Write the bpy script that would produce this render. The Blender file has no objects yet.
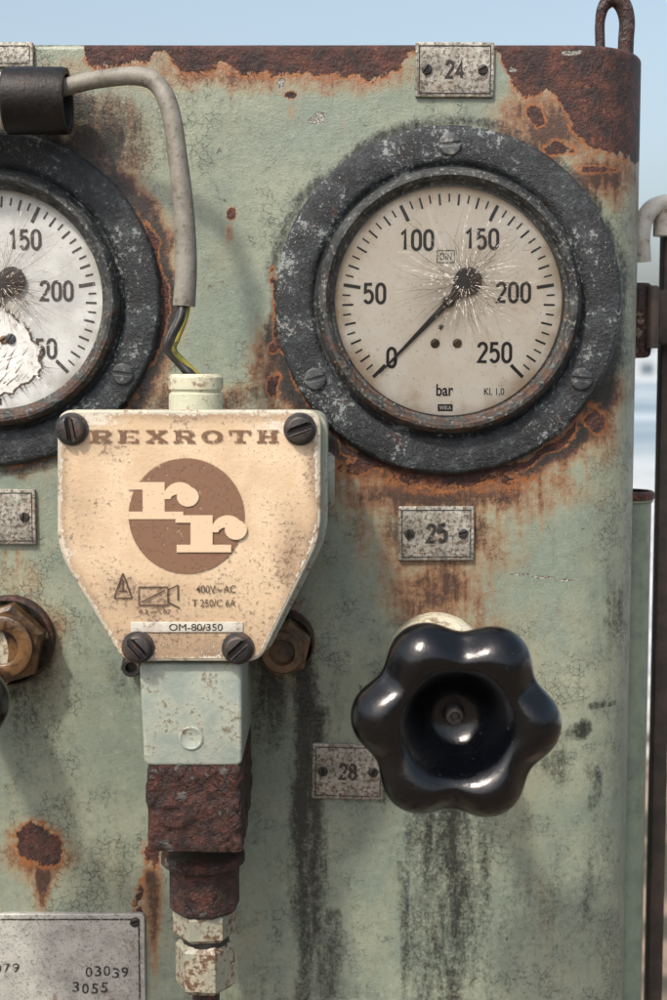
import bpy, bmesh, math, random
import numpy as np
from mathutils import Vector, Matrix
random.seed(7)
S=0.0005            # half a millimetre : drawing unit of this scene
F=1400.0; PT=math.radians(5.3); CP=math.cos(PT); SP=math.sin(PT); DY=F*CP
def P(px,py,d=0.0):
    xx=px-333.5; yy=500-py
    dy=F*CP+yy*SP; dz=yy*CP-F*SP; t=(DY-d)/dy
    return Vector((xx*t,-d,dz*t))
def sc(d): return (DY-d)/DY
def unproj(X,Y,Z):
    vy=Y+DY; f=vy*CP-Z*SP; u=vy*SP+Z*CP
    return 333.5+F*X/f, 500-F*u/f
scene=bpy.context.scene
COL=scene.collection
# ------------------------------------------------------------ materials
class Mt:
    def __init__(s,name):
        s.m=bpy.data.materials.new(name); s.m.use_nodes=True; s.t=s.m.node_tree
        s.b=s.t.nodes['Principled BSDF']; s._tc=None
    def N(s,t): return s.t.nodes.new(t)
    def put(s,sock,v):
        if isinstance(v,bpy.types.NodeSocket): s.t.links.new(v,sock)
        elif isinstance(v,tuple) and sock.type=='RGBA': sock.default_value=(v[0],v[1],v[2],1)
        else: sock.default_value=v
    def co(s,st=(1,1,1)):
        if s._tc is None: s._tc=s.N('ShaderNodeTexCoord')
        mp=s.N('ShaderNodeMapping'); mp.inputs['Scale'].default_value=(st[0]/S,st[1]/S,st[2]/S)
        s.t.links.new(s._tc.outputs['Object'],mp.inputs['Vector']); return mp.outputs[0]
    def noise(s,size,det=5,rough=.55,dist=0,st=(1,1,1)):
        n=s.N('ShaderNodeTexNoise'); s.put(n.inputs['Vector'],s.co(st))
        n.inputs['Scale'].default_value=1/size; n.inputs['Detail'].default_value=det
        n.inputs['Roughness'].default_value=rough; n.inputs['Distortion'].default_value=dist
        return n.outputs['Fac']
    def vor(s,size,feat='F1',st=(1,1,1)):
        n=s.N('ShaderNodeTexVoronoi'); n.feature=feat
        nn=s.N('ShaderNodeTexNoise'); s.put(nn.inputs['Vector'],s.co(st)); nn.inputs['Scale'].default_value=1.6/size
        nn.inputs['Detail'].default_value=4
        a=s.N('ShaderNodeVectorMath'); a.operation='MULTIPLY_ADD'
        s.t.links.new(nn.outputs['Color'],a.inputs[0]); a.inputs[1].default_value=(size*1.2,)*3
        s.t.links.new(s.co(st),a.inputs[2]); s.t.links.new(a.outputs[0],n.inputs['Vector'])
        n.inputs['Scale'].default_value=1/size
        return n.outputs['Distance']
    def mr(s,v,a,b,c=0,d=1):
        n=s.N('ShaderNodeMapRange'); n.interpolation_type='SMOOTHSTEP'
        s.put(n.inputs['Value'],v)
        for k,x in (('From Min',a),('From Max',b),('To Min',c),('To Max',d)): s.put(n.inputs[k],x)
        return n.outputs[0]
    def mt(s,op,a,b=0.0,c=None):
        n=s.N('ShaderNodeMath'); n.operation=op; s.put(n.inputs[0],a); s.put(n.inputs[1],b)
        if c is not None: s.put(n.inputs[2],c)
        return n.outputs[0]
    def jit(s,v,*pairs):
        for n,k in pairs: v=s.mt('ADD',v,s.mt('MULTIPLY',s.mt('SUBTRACT',n,.5),k))
        return v
    def mix(s,f,a,b):
        n=s.N('ShaderNodeMix'); n.data_type='RGBA'
        s.put(n.inputs['Factor'],f); s.put(n.inputs[6],a); s.put(n.inputs[7],b); return n.outputs[2]
    def attr(s,name='masks'):
        a=s.N('ShaderNodeAttribute'); a.attribute_name=name
        x=s.N('ShaderNodeSeparateColor'); s.t.links.new(a.outputs['Color'],x.inputs[0])
        return x.outputs[0],x.outputs[1],x.outputs[2],a.outputs['Alpha']
    def xyz(s):
        x=s.N('ShaderNodeSeparateXYZ'); s.put(x.inputs[0],s.co()); return x.outputs
    def bump(s,h,dist=1.0,strength=1.0):
        b=s.N('ShaderNodeBump'); b.inputs['Distance'].default_value=dist*S; b.inputs['Strength'].default_value=strength
        s.put(b.inputs['Height'],h); s.t.links.new(b.outputs[0],s.b.inputs['Normal'])
    def out(s,col=None,rough=None,metal=None,alpha=None,spec=None):
        if col is not None: s.put(s.b.inputs['Base Color'],col)
        if rough is not None: s.put(s.b.inputs['Roughness'],rough)
        if metal is not None: s.put(s.b.inputs['Metallic'],metal)
        if alpha is not None: s.put(s.b.inputs['Alpha'],alpha)
        if spec is not None: s.put(s.b.inputs['Specular IOR Level'],spec)
        return s.m
RUST_D=(.020,.008,.007); RUST_M=(.064,.018,.012); RUST_L=(.21,.068,.024)
def rustcol(s):
    a=s.noise(26,7,.70); b=s.noise(4,5,.7)
    c=s.mix(s.mr(a,.40,.60),RUST_D,RUST_M)
    return s.mix(s.mr(s.mt('ADD',s.mt('MULTIPLY',a,.5),s.mt('MULTIPLY',b,.5)),.53,.64,0,.75),c,RUST_L)
def m_panel():
    s=Mt('sage_green_weathered_paint'); R,G,B,A=s.attr()
    nL=s.noise(170,4,.6); nM=s.noise(34,8,.68); nS=s.noise(7,6,.70); nF=s.noise(2.0,4,.65)
    strk=s.noise(8,6,.68,.2,(1,1,.10))
    c=s.mix(s.mr(nL,.35,.65),(.172,.212,.172),(.248,.272,.203))
    c=s.mix(s.mr(nM,.42,.64,0,.60),c,(.135,.170,.142))
    c=s.mix(s.mr(s.jit(s.noise(60,7,.72,.5,(1,1,.3)),(nS,.3)),.50,.68,0,.42),c,(.262,.248,.165))
    c=s.mix(s.mr(strk,.52,.70,0,.25),c,(.105,.112,.088))
    c=s.mix(s.mr(nS,.53,.68,0,.45),c,(.105,.112,.082))
    c=s.mix(s.mr(nS,.47,.34,0,.30),c,(.30,.33,.265))
    c=s.mix(s.mr(nF,.58,.70,0,.55),c,(.065,.058,.04))
    c=s.mix(s.mr(s.jit(s.noise(4.0,3,.6),(nM,.35)),.67,.73,0,.85),c,(.05,.03,.02))
    ck=s.vor(7,'DISTANCE_TO_EDGE'); ckm=s.mt('MULTIPLY',s.mr(ck,0,.04,1,0),s.mr(s.jit(nL,(nM,1.0)),.48,.64,0,.7))
    c=s.mix(ckm,c,(.045,.05,.038))
    # rust wash, bleeding downwards
    g=s.jit(G,(nM,.9),(strk,1.0),(nS,.8),(nF,.4)); g=s.mt('MULTIPLY',g,s.mr(G,0.0,.45))
    w2=s.jit(G,(nS,1.0),(strk,.8),(nM,1.0))
    wash=s.mix(s.mr(w2,.35,.75),(.27,.155,.065),(.19,.072,.024))
    wash=s.mix(s.mr(w2,.66,1.00),wash,(.045,.018,.011))
    c=s.mix(s.mr(g,.05,1.0,0,.95),c,wash)
    # soot, oil, shadow painted around the gauges, darker edges and patches beside parts
    st=s.noise(17,8,.72,.5,(1,1,.20)); gr=s.noise(2.8,4,.7)
    b=s.jit(B,(st,1.7),(gr,.9),(nS,1.0)); b=s.mt('MULTIPLY',b,s.mr(B,.0,.45))
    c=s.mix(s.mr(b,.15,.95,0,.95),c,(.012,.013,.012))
    # rust proper
    r=s.jit(R,(nM,.75),(nS,.85),(nF,.45)); r=s.mt('MULTIPLY',r,s.mr(R,.02,.12))
    halo=s.mt('MULTIPLY',s.mr(r,.15,.47),s.mr(nS,.35,.6,.35,1))
    c=s.mix(halo,c,(.25,.092,.028))
    rm=s.mr(r,.475,.54)
    c=s.mix(rm,c,rustcol(s))
    ch=s.mr(s.jit(A,(nS,.9)),.5,.56); ch=s.mt('MULTIPLY',ch,s.mr(A,.02,.2))
    c=s.mix(ch,c,s.mix(s.mr(nF,.45,.6),(.08,.075,.065),(.36,.37,.33)))
    h=s.mt('SUBTRACT',1.0,rm); h=s.mt('ADD',h,s.mt('MULTIPLY',s.mt('MULTIPLY',nS,rm),2.4))
    h=s.mt('ADD',h,s.mt('MULTIPLY',nF,.30)); h=s.mt('SUBTRACT',h,s.mt('MULTIPLY',ch,.8)); h=s.mt('SUBTRACT',h,s.mt('MULTIPLY',ckm,.5))
    h=s.mt('ADD',h,s.mt('MULTIPLY',nM,.8))
    s.bump(h,1.7,1.0)
    rg=s.mr(nM,.35,.7,.30,.46); rg=s.mt('MAXIMUM',rg,s.mt('MULTIPLY',rm,.5))
    return s.out(c,rg,spec=.5)
def m_rust(name='flaking_rust',paint=None,amt=.5,deep=2.4):
    s=Mt(name); c=rustcol(s); nS=s.noise(8,6,.7); nM=s.noise(26,7,.68); nL=s.noise(14,5,.7,.8)
    h=s.mt('ADD',nS,s.mt('MULTIPLY',nM,1.5))
    fl=s.mr(nL,.52,.55); c=s.mix(s.mt('MULTIPLY',fl,.6),c,(.018,.011,.010)); h=s.mt('ADD',h,s.mt('MULTIPLY',fl,.7))
    if paint:
        k=s.mr(s.jit(nM,(nS,.5)),amt-.025,amt+.025)
        pc=s.mix(s.mr(s.noise(5,4,.6),.45,.7,0,.6),paint,tuple(x*.4 for x in paint))
        c=s.mix(k,c,pc); h=s.mt('ADD',h,s.mt('MULTIPLY',k,.8))
    s.bump(h,deep,1); return s.out(c,.48,spec=.5)
def m_flange():
    s=Mt('worn_dark_bezel_metal'); nM=s.noise(30,6,.65); nS=s.noise(4.2,6,.74); nF=s.noise(1.9,3,.6); nL=s.noise(70,4,.6)
    c=s.mix(s.mr(nM,.38,.62),(.007,.009,.012),(.021,.026,.031))
    c=s.mix(s.mr(s.jit(nS,(nM,.35)),.50,.60,0,.7),c,(.056,.068,.077))
    c=s.mix(s.mr(s.jit(nS,(nM,.7),(nL,.5)),.60,.66,0,.8),c,(.26,.29,.285))
    c=s.mix(s.mr(s.jit(nF,(nL,.4)),.655,.71,0,.75),c,(.34,.36,.35))
    c=s.mix(s.mr(s.noise(34,7,.72),.60,.68,0,.5),c,RUST_M)
    s.bump(s.mt('ADD',nS,s.mt('MULTIPLY',nF,.5)),1.9,1)
    return s.out(c,s.mr(nS,.4,.6,.34,.6),.1,spec=.5)
def m_bezel():
    s=Mt('weathered_ring_metal'); nM=s.noise(22,6,.7); nS=s.noise(4,6,.72)
    c=s.mix(s.mr(nM,.4,.6),(.012,.015,.017),(.048,.053,.053))
    c=s.mix(s.mr(nS,.54,.63,0,.8),c,(.25,.26,.235))
    x=s.xyz(); low=s.mr(x[2],60,-110)
    k=s.mt('ADD',s.mt('MULTIPLY',low,.13),s.noise(9,7,.76))
    c=s.mix(s.mr(k,.60,.66,0,.7),c,(.085,.036,.018))
    s.bump(nS,2.0,1); return s.out(c,.38,.2)
def m_dial(name,c0,c1,edge,R=113,sm=.42):
    s=Mt(name); x=s.xyz()
    r=s.mt('SQRT',s.mt('ADD',s.mt('MULTIPLY',x[0],x[0]),s.mt('MULTIPLY',x[2],x[2])))
    nM=s.noise(45,6,.62); nS=s.noise(5,5,.65)
    c=s.mix(s.mr(nM,.35,.65),c0,c1)
    rr=s.jit(r,(nM,60))
    c=s.mix(s.mr(rr,R*.80,R*1.08,0,.85),c,edge)
    c=s.mix(s.mr(rr,44,4,0,sm),c,(.26,.19,.12))
    c=s.mix(s.mr(nS,.57,.72,0,.36),c,edge)
    c=s.mix(s.mr(s.noise(2.4,3,.6),.66,.72,0,.7),c,(.12,.09,.06))
    return s.out(c,.45)
def m_ink(name,col,size=3.0,lo=.30,hi=.40,rough=.6):
    s=Mt(name); n=s.noise(size,5,.7)
    return s.out(col,rough,alpha=s.mr(n,lo,hi))
def m_tag(name='pitted_aluminium_plate',a=(.19,.185,.16),b=(.38,.37,.33),amt=.85,lo=.49):
    s=Mt(name); nM=s.noise(24,6,.7); nS=s.noise(3.6,5,.7); nF=s.noise(1.6,2,.6)
    c=s.mix(s.mr(nM,.38,.64),a,b)
    c=s.mix(s.mr(nS,lo,lo+.09,0,amt),c,(.075,.055,.036))
    c=s.mix(s.mr(nF,.60,.67,0,.8),c,(.04,.033,.025))
    c=s.mix(s.mr(s.noise(30,6,.7,.4),lo+.04,lo+.15,0,.65),c,(.14,.065,.028))
    s.bump(nS,.9,.8); return s.out(c,.40,.2)
def m_cover():
    s=Mt('sunburnt_tan_lid'); R,G,B,A=s.attr(); nM=s.noise(40,6,.62); nS=s.noise(4.2,6,.72); nF=s.noise(1.6,3,.6); nL=s.noise(90,4,.6)
    c=s.mix(s.mr(nM,.35,.65),(.50,.375,.245),(.60,.475,.33))
    d=s.jit(R,(nM,.9),(nS,.35),(nL,.6))
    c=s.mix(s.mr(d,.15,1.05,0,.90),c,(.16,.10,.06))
    c=s.mix(s.mr(s.jit(s.mt('ADD',nS,s.mt('MULTIPLY',R,.12)),(nM,.4)),.60,.68,0,.65),c,(.10,.064,.04))
    w=s.jit(G,(nS,1.6),(nM,1.0)); w=s.mt('MULTIPLY',w,s.mr(G,.02,.2))
    c=s.mix(s.mr(w,.45,.62,0,.85),c,(.58,.55,.47))
    c=s.mix(s.mr(s.jit(nF,(nM,.3)),.65,.72,0,.65),c,(.07,.045,.03))
    s.bump(s.mt('ADD',nS,s.mt('MULTIPLY',nF,.5)),.8,.7); return s.out(c,.44)
def m_paint(name,c0,c1,dirt=(.10,.06,.035),lo=.55,hi=.66,rough=.5,amt=.8,spec=.5):
    s=Mt(name); nM=s.noise(28,6,.65); nS=s.noise(5,6,.7)
    c=s.mix(s.mr(nM,.38,.62),c0,c1)
    c=s.mix(s.mr(s.mt('ADD',s.mt('MULTIPLY',nM,.45),s.mt('MULTIPLY',nS,.55)),lo,hi,0,amt),c,dirt)
    c=s.mix(s.mr(s.noise(2,3,.6),.62,.72,0,amt*.6),c,dirt)
    s.bump(s.mt('ADD',nS,nM),1.0,.7); return s.out(c,rough,spec=spec)
def m_bakelite():
    s=Mt('glossy_black_bakelite'); nS=s.noise(3,5,.7); nM=s.noise(40,5,.6); sc1=s.noise(6,6,.74,.6,(1,1,.07)); sc2=s.noise(6,6,.74,.6,(.08,1,1))
    c=s.mix(s.mr(nS,.65,.72,0,.35),(.001,.0014,.0024),(.10,.11,.12))
    c=s.mix(s.mr(s.mt('MAXIMUM',sc1,sc2),.68,.71,0,.35),c,(.10,.11,.12))
    s.bump(s.mt('ADD',nS,s.mt('MULTIPLY',nM,5)),.40,.55)
    return s.out(c,s.mr(s.mt('ADD',s.mt('MULTIPLY',nS,.4),s.mt('MULTIPLY',nM,.6)),.42,.62,.06,.20),spec=.5)
def m_glass():
    s=Mt('dirty_thin_glass'); t=s.t
    for n in list(t.nodes):
        if n.type=='BSDF_PRINCIPLED': t.nodes.remove(n)
    o=[n for n in t.nodes if n.type=='OUTPUT_MATERIAL'][0]
    tr=s.N('ShaderNodeBsdfTransparent'); gl=s.N('ShaderNodeBsdfGlossy'); gl.inputs['Roughness'].default_value=.06
    fr=s.N('ShaderNodeFresnel'); fr.inputs[0].default_value=1.4
    mx=s.N('ShaderNodeMixShader'); t.links.new(fr.outputs[0],mx.inputs[0]); t.links.new(tr.outputs[0],mx.inputs[1]); t.links.new(gl.outputs[0],mx.inputs[2])
    t.links.new(mx.outputs[0],o.inputs[0]); return s.m
MP=m_panel(); MR=m_rust(); MF=m_flange(); MB=m_bezel(); MTAG=m_tag(); MTYPE=m_tag('pale_pitted_plate',(.32,.325,.30),(.44,.44,.41),.55,.545); MCOV=m_cover(); MBK=m_bakelite(); MG=m_glass()
MD1=m_dial('yellowed_dial_face',(.90,.85,.74),(.83,.745,.60),(.40,.28,.16))
MD2=m_dial('bleached_dial_face',(.48,.50,.49),(.36,.37,.36),(.22,.21,.18),sm=.5)
INK=m_ink('worn_black_ink',(.010,.008,.007),3,.22,.30)
INK2=m_ink('faded_black_ink',(.035,.03,.028),3,.32,.44)
INKF=m_ink('faded_dark_stamp',(.022,.019,.016),3.2,.36,.46)
INKT=m_ink('faded_brown_print',(.15,.078,.043),2.2,.34,.50)
INKP=m_ink('dark_brown_print',(.06,.034,.022),1.6,.32,.46)
INKB=m_ink('brown_emblem_print',(.17,.09,.052),3.4,.30,.46)
INKC=m_ink('tan_emblem_print',(.54,.42,.29),3.4,.26,.40)
INKW=m_ink('pale_label_print',(.60,.58,.52),3,.34,.46)
CRK=m_ink('dark_glass_crack',(.07,.042,.024),4,.36,.46)
CRW=m_ink('bright_glass_crack',(.92,.89,.82),4,.46,.56)
MSC=m_paint('dark_screw_steel',(.012,.012,.013),(.036,.033,.031),(.10,.045,.025),.52,.62,.36)
MBODY=m_paint('grey_green_box_paint',(.23,.26,.22),(.30,.31,.26),(.11,.065,.04),.51,.60)
MLIDR=m_paint('pale_lid_rim',(.35,.335,.28),(.46,.42,.33),(.12,.068,.04),.51,.59)
MNECK=m_paint('mint_neck_paint',(.215,.262,.235),(.295,.325,.28),(.11,.08,.05),.54,.62,.42)
MRB=m_rust('rusted_block',(.085,.075,.07),.60,4.5)
MCREAM=m_paint('dirty_cream_metal',(.54,.52,.41),(.44,.42,.32),(.15,.09,.045),.49,.58)
MGLAND=m_paint('cream_plastic',(.42,.43,.32),(.50,.475,.36),(.15,.10,.05),.50,.58)
MNUT=m_paint('corroded_cream_nut',(.23,.235,.185),(.34,.315,.24),(.085,.040,.022),.47,.56,.45,.94)
MBRASS=m_paint('tarnished_brass',(.15,.082,.035),(.065,.038,.021),(.022,.012,.008),.48,.60,.28)
MCAB=m_paint('grey_cable_sheath',(.20,.19,.165),(.14,.13,.108),(.06,.048,.03),.52,.64,.55)
MBLK=m_paint('black_rubber',(.010,.010,.010),(.022,.022,.022),(.06,.05,.045),.56,.66,.45)
MYEL=m_paint('green_yellow_wire',(.24,.20,.03),(.09,.12,.03),(.05,.04,.02),.50,.60,.5)
MSLV=m_paint('blackened_sleeve',(.005,.005,.005),(.011,.010,.010),(.05,.022,.013),.56,.66,.42,.8,.25)
MWHT=m_paint('grey_white_pipe_paint',(.50,.49,.44),(.40,.37,.325),(.13,.08,.045),.53,.62,.5)
MPOST=m_paint('dark_brown_post',(.026,.020,.016),(.046,.036,.03),(.075,.033,.018),.52,.62,.6)
MGPIPE=m_paint('green_pipe_paint',(.19,.235,.18),(.14,.18,.14),(.08,.05,.03),.55,.66,.36)
MEYE=m_rust('rusty_eye',(.08,.065,.06),.54)
# ------------------------------------------------------------ geometry helpers
def emb(name,verts,faces,mat,origin=Vector((0,0,0)),sharp=40,masks=None,recalc=False):
    me=bpy.data.meshes.new(name)
    me.from_pydata([tuple((Vector(v)-origin)*S) for v in verts],[],faces)
    if recalc:
        bm=bmesh.new(); bm.from_mesh(me); bmesh.ops.recalc_face_normals(bm,faces=bm.faces); bm.to_mesh(me); bm.free()
    me.materials.append(mat)
    if sharp: 
        me.polygons.foreach_set('use_smooth',[True]*len(me.polygons)); me.set_sharp_from_angle(angle=math.radians(sharp))
    if masks is not None:
        a=me.attributes.new('masks','FLOAT_COLOR','POINT'); a.data.foreach_set('color',np.asarray(masks,dtype=np.float32).ravel())
    me.update(); ob=bpy.data.objects.new(name,me); COL.objects.link(ob); return ob
class Thing:
    def __init__(s,name,label,cat,loc,group=None):
        s.o=bpy.data.objects.new(name,None); s.o.empty_display_size=.01; COL.objects.link(s.o)
        s.loc=Vector(loc); s.o.location=s.loc*S; s.o['label']=label; s.o['category']=cat
        if group: s.o['group']=group
    def part(s,name,g,mat,sharp=40,masks=None,recalc=True,label=None,parent=None):
        o=emb(name,g.v,g.f,mat,s.loc,sharp,masks,recalc); o.parent=parent or s.o
        if label: o['label']=label
        return o
class G:
    def __init__(s): s.v=[]; s.f=[]
    def add(s,v,f):
        n=len(s.v); s.v+= [Vector(a) for a in v]; s.f+=[tuple(i+n for i in q) for q in f]; return s
    def grid(s,rings,closed=True,cap0=False,cap1=False):
        n=len(rings[0]); v=[a for r in rings for a in r]; f=[]
        for i in range(len(rings)-1):
            for j in range(n if closed else n-1):
                k=(j+1)%n; f.append((i*n+j,i*n+k,(i+1)*n+k,(i+1)*n+j))
        if cap0: f.append(tuple(range(n))[::-1])
        if cap1: f.append(tuple((len(rings)-1)*n+j for j in range(n)))
        return s.add(v,f)
AX={'Y':(Vector((1,0,0)),Vector((0,0,1)),Vector((0,-1,0))),
    'Z':(Vector((1,0,0)),Vector((0,1,0)),Vector((0,0,1))),
    'X':(Vector((0,1,0)),Vector((0,0,1)),Vector((1,0,0)))}
def lathe(g,c,prof,ax='Y',segs=96,ph=0,cap0=False,cap1=False):
    U,V,W=AX[ax]
    rings=[]
    for r,d in prof:
        rings.append([Vector(c)+U*(r*math.cos(ph+2*math.pi*j/segs))+V*(r*math.sin(ph+2*math.pi*j/segs))+W*d for j in range(segs)])
    return g.grid(rings,True,cap0,cap1)
def round_poly(pts,r,n=5):
    out=[]; m=len(pts)
    for i in range(m):
        a=Vector(pts[i-1]); b=Vector(pts[i]); c=Vector(pts[(i+1)%m])
        rr=r[i] if isinstance(r,(list,tuple)) else r
        u=(a-b).normalized(); w=(c-b).normalized()
        L=min(rr,(a-b).length*.45,(c-b).length*.45)
        p0=b+u*L; p1=b+w*L
        for k in range(n+1):
            t=k/n; out.append(tuple(p0*(1-t)**2+b*2*t*(1-t)+p1*t*t))
    return out
def inset(pts,k):
    m=len(pts); out=[]
    for i in range(m):
        a=Vector(pts[i-1]); b=Vector(pts[i]); c=Vector(pts[(i+1)%m])
        e1=(b-a).normalized(); e2=(c-b).normalized()
        n1=Vector((-e1.y,e1.x)); n2=Vector((-e2.y,e2.x)); n=(n1+n2)
        n=n/max(n.length,1e-6); q=max(n.dot(n1),.3); out.append(tuple(b+n*(k/q)))
    return out
def prism(g,pts,d0,d1,bev=2,back=True,nb=3):
    area=sum(pts[i-1][0]*pts[i][1]-pts[i][0]*pts[i-1][1] for i in range(len(pts)))
    if area<0: pts=pts[::-1]
    rings=[[Vector((x,-d0,z)) for x,z in pts]]
    for k in range(nb+1):
        a=k/nb*math.pi/2
        q=inset(pts,bev*(1-math.cos(a))) if k else pts
        rings.append([Vector((x,-(d1-bev+bev*math.sin(a)),z)) for x,z in q])
    return g.grid(rings,True,back,True)
def tube(g,path,rad,segs=20,sub=8,cap=True,hollow=False):
    pts=[Vector(p) for p in path]; rs=rad if isinstance(rad,(list,tuple)) else [rad]*len(pts)
    P2=[];R2=[]
    for i in range(len(pts)-1):
        a=pts[max(i-1,0)];b=pts[i];c=pts[i+1];d=pts[min(i+2,len(pts)-1)]
        for k in range(sub):
            t=k/sub
            P2.append(.5*((2*b)+(c-a)*t+(2*a-5*b+4*c-d)*t*t+(3*b-a-3*c+d)*t**3)); R2.append(rs[i]*(1-t)+rs[i+1]*t)
    P2.append(pts[-1]);R2.append(rs[-1])
    T=(P2[1]-P2[0]).normalized(); U=T.orthogonal().normalized(); rings=[]
    for i,p in enumerate(P2):
        t=(P2[min(i+1,len(P2)-1)]-P2[max(i-1,0)]).normalized()
        U=(U-t*U.dot(t)).normalized(); V=t.cross(U)
        rings.append([p+(U*math.cos(2*math.pi*j/segs)+V*math.sin(2*math.pi*j/segs))*R2[i] for j in range(segs)])
    if hollow:
        rr=rings[-1]; p=P2[-1]; t=(P2[-1]-P2[-2]).normalized()
        rings.append([p+(q-p)*.72 for q in rr]); rings.append([p+(q-p)*.70-t*R2[-1]*1.5 for q in rr])
    return g.grid(rings,True,cap,cap)
def rect(x0,x1,z0,z1): return [(x0,z0),(x1,z0),(x1,z1),(x0,z1)]
def sheet(g,pts,d): 
    return g.add([(x,-d,z) for x,z in pts],[tuple(range(len(pts)))])
def text(g,s,cx,cz,h,w,d,rot=0,off=0.0):
    cu=bpy.data.curves.new('t','FONT'); cu.body=s; cu.size=1; cu.offset=off; cu.resolution_u=4
    o=bpy.data.objects.new('t',cu); COL.objects.link(o)
    dg=bpy.context.evaluated_depsgraph_get(); me=bpy.data.meshes.new_from_object(o.evaluated_get(dg))
    vs=[v.co.copy() for v in me.vertices]; fs=[tuple(p.vertices) for p in me.polygons]
    bpy.data.objects.remove(o); bpy.data.curves.remove(cu); bpy.data.meshes.remove(me)
    x0=min(v.x for v in vs);x1=max(v.x for v in vs);y0=min(v.y for v in vs);y1=max(v.y for v in vs)
    sy=h/(y1-y0); sx=(w/(x1-x0)) if w else sy
    c,sn=math.cos(rot),math.sin(rot); out=[]
    for v in vs:
        a=(v.x-(x0+x1)/2)*sx; b=(v.y-(y0+y1)/2)*sy
        out.append((cx+a*c-b*sn,-d,cz+a*sn+b*c))
    return g.add(out,fs)
# narrow DIN-style figures drawn as single strokes with round-cornered turns
def arcp(cx,cy,rx,ry,a0,a1,n=10): return [(cx+rx*math.cos(math.radians(a0+(a1-a0)*i/n)),cy+ry*math.sin(math.radians(a0+(a1-a0)*i/n))) for i in range(n+1)]
DIN={'0':arcp(.5,1.35,.42,.55,0,180)+arcp(.5,.55,.42,.55,180,360)+[(.92,1.35)],
     '1':[(.22,1.50),(.60,1.9),(.60,0.0)],
     '2':arcp(.5,1.42,.42,.48,175,-35,12)+[(.08,.03),(.95,.03)],
     '4':[(.70,0),(.70,1.85),(.08,.52),(.98,.52)],
     '8':arcp(.5,1.45,.36,.43,-90,270,18)+arcp(.5,.51,.42,.51,90,-270,18)[1:],
     '5':[(.88,1.87),(.20,1.87),(.15,1.08)]+arcp(.48,.62,.44,.60,125,-150,14)}
def dintext(g,s,cx,cz,h,d,w=None,tk=.085,rot=0):
    cw=h*.50 if w is None else w; sp=cw*1.30; n=len(s); x0=-(sp*(n-1)+cw)/2; t=h*tk; cr,sr=math.cos(rot),math.sin(rot)
    for i,ch in enumerate(s):
        pts=[Vector((x0+i*sp+x*cw,-h/2+y/1.9*h)) for x,y in DIN[ch]]
        pts=[Vector((cx+p.x*cr-p.y*sr,cz+p.x*sr+p.y*cr)) for p in pts]
        L=[];R_=[]
        for j,p in enumerate(pts):
            a=pts[max(j-1,0)]; b=pts[min(j+1,len(pts)-1)]
            e1=(p-a).normalized() if j else (b-p).normalized(); e2=(b-p).normalized() if j<len(pts)-1 else e1
            if ch=='0' and j in(0,len(pts)-1): e1=e2=Vector((0,1))
            n1=Vector((-e1.y,e1.x)); n2=Vector((-e2.y,e2.x)); m=n1+n2; m=m/max(m.length,1e-5); q=max(m.dot(n1),.6)
            L.append(p+m*t/q); R_.append(p-m*t/q)
        m_=len(pts)
        v=[(p.x,-d-.012*j,p.y) for j,p in enumerate(L)]+[(p.x,-d-.012*j,p.y) for j,p in enumerate(R_)]
        g.add(v,[(j,j+1,m_+j+1,m_+j) for j in range(m_-1)])
def screw(g,c,r,h,ang=0.3):
    # slotted pan head: base disc and two raised half domes with an open slot between
    lathe(g,c,[(r,0),(r,h*.45),(r*.97,h*.5),(0.01,h*.5)],segs=32)
    for sgn in (1,-1):
        w=r*.13
        pts=[]
        a0=math.asin(w/r)
        for k in range(17):
            a=a0+(math.pi-2*a0)*k/16; pts.append((r*.97*math.cos(a),r*.97*math.sin(a)))
        ca,sa=math.cos(ang),math.sin(ang); q=[]
        for x,y in pts:
            y*=sgn; x,y=x*ca-y*sa,x*sa+y*ca; q.append((c[0]+x,c[2]+y))
        prism(g,q,-c[1]+h*.4,-c[1]+h,min(h*.4,r*.2))
    return g
# numpy noise
_rng=np.random.RandomState(3); _T=_rng.rand(256,256)
def vn(x,y,o=0):
    x=x+o*17.3+1000; y=y+o*31.7+1000
    xi=np.floor(x).astype(int); yi=np.floor(y).astype(int); u=x-xi; v=y-yi; u=u*u*(3-2*u); v=v*v*(3-2*v)
    a=_T[xi%256,yi%256]; b=_T[(xi+1)%256,yi%256]; c=_T[xi%256,(yi+1)%256]; d=_T[(xi+1)%256,(yi+1)%256]
    return (a*(1-u)+b*u)*(1-v)+(c*(1-u)+d*u)*v
def fbm(x,y,size,o=0,oc=4):
    t=0;a=1;s=0
    for k in range(oc): t=t+a*vn(x/size*2**k,y/size*2**k,o+k); s+=a; a*=.55
    return t/s-.5
def ell(x,y,cx,cy,rx,ry,rot=0):
    c,s=math.cos(rot),math.sin(rot); u=(x-cx)*c+(y-cy)*s; v=-(x-cx)*s+(y-cy)*c
    return np.clip(1.5-np.sqrt((u/rx)**2+(v/ry)**2),0,1)
def soft(x,y,cx,cy,rx,ry):
    return np.exp(-.8*(((x-cx)/rx)**2+((y-cy)/ry)**2))
def drip(x,y,cx,y0,y1,w,k=1.0):
    ww=w*(1-.4*np.clip((y-y0)/(y1-y0),0,1))
    f=np.exp(-((x-cx-2*np.sin(y/37+cx))/ww)**2); t=np.clip((y-y0)/12,0,1)*np.clip((y1-y)/((y1-y0)*.8),0,1)
    return f*t*k
def ring(x,y,cx,cy,r,w,a0=None,a1=None):
    d=np.sqrt((x-cx)**2+(y-cy)**2); f=np.exp(-((d-r)/w)**2)
    if a0 is not None:
        an=np.degrees(np.arctan2(-(y-cy),x-cx))%360; m=(a0+a1)/2; h=(a1-a0)/2
        dd=np.abs((an-m+180)%360-180); f=f*np.clip((h-dd)/15+.5,0,1)
    return f
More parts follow.
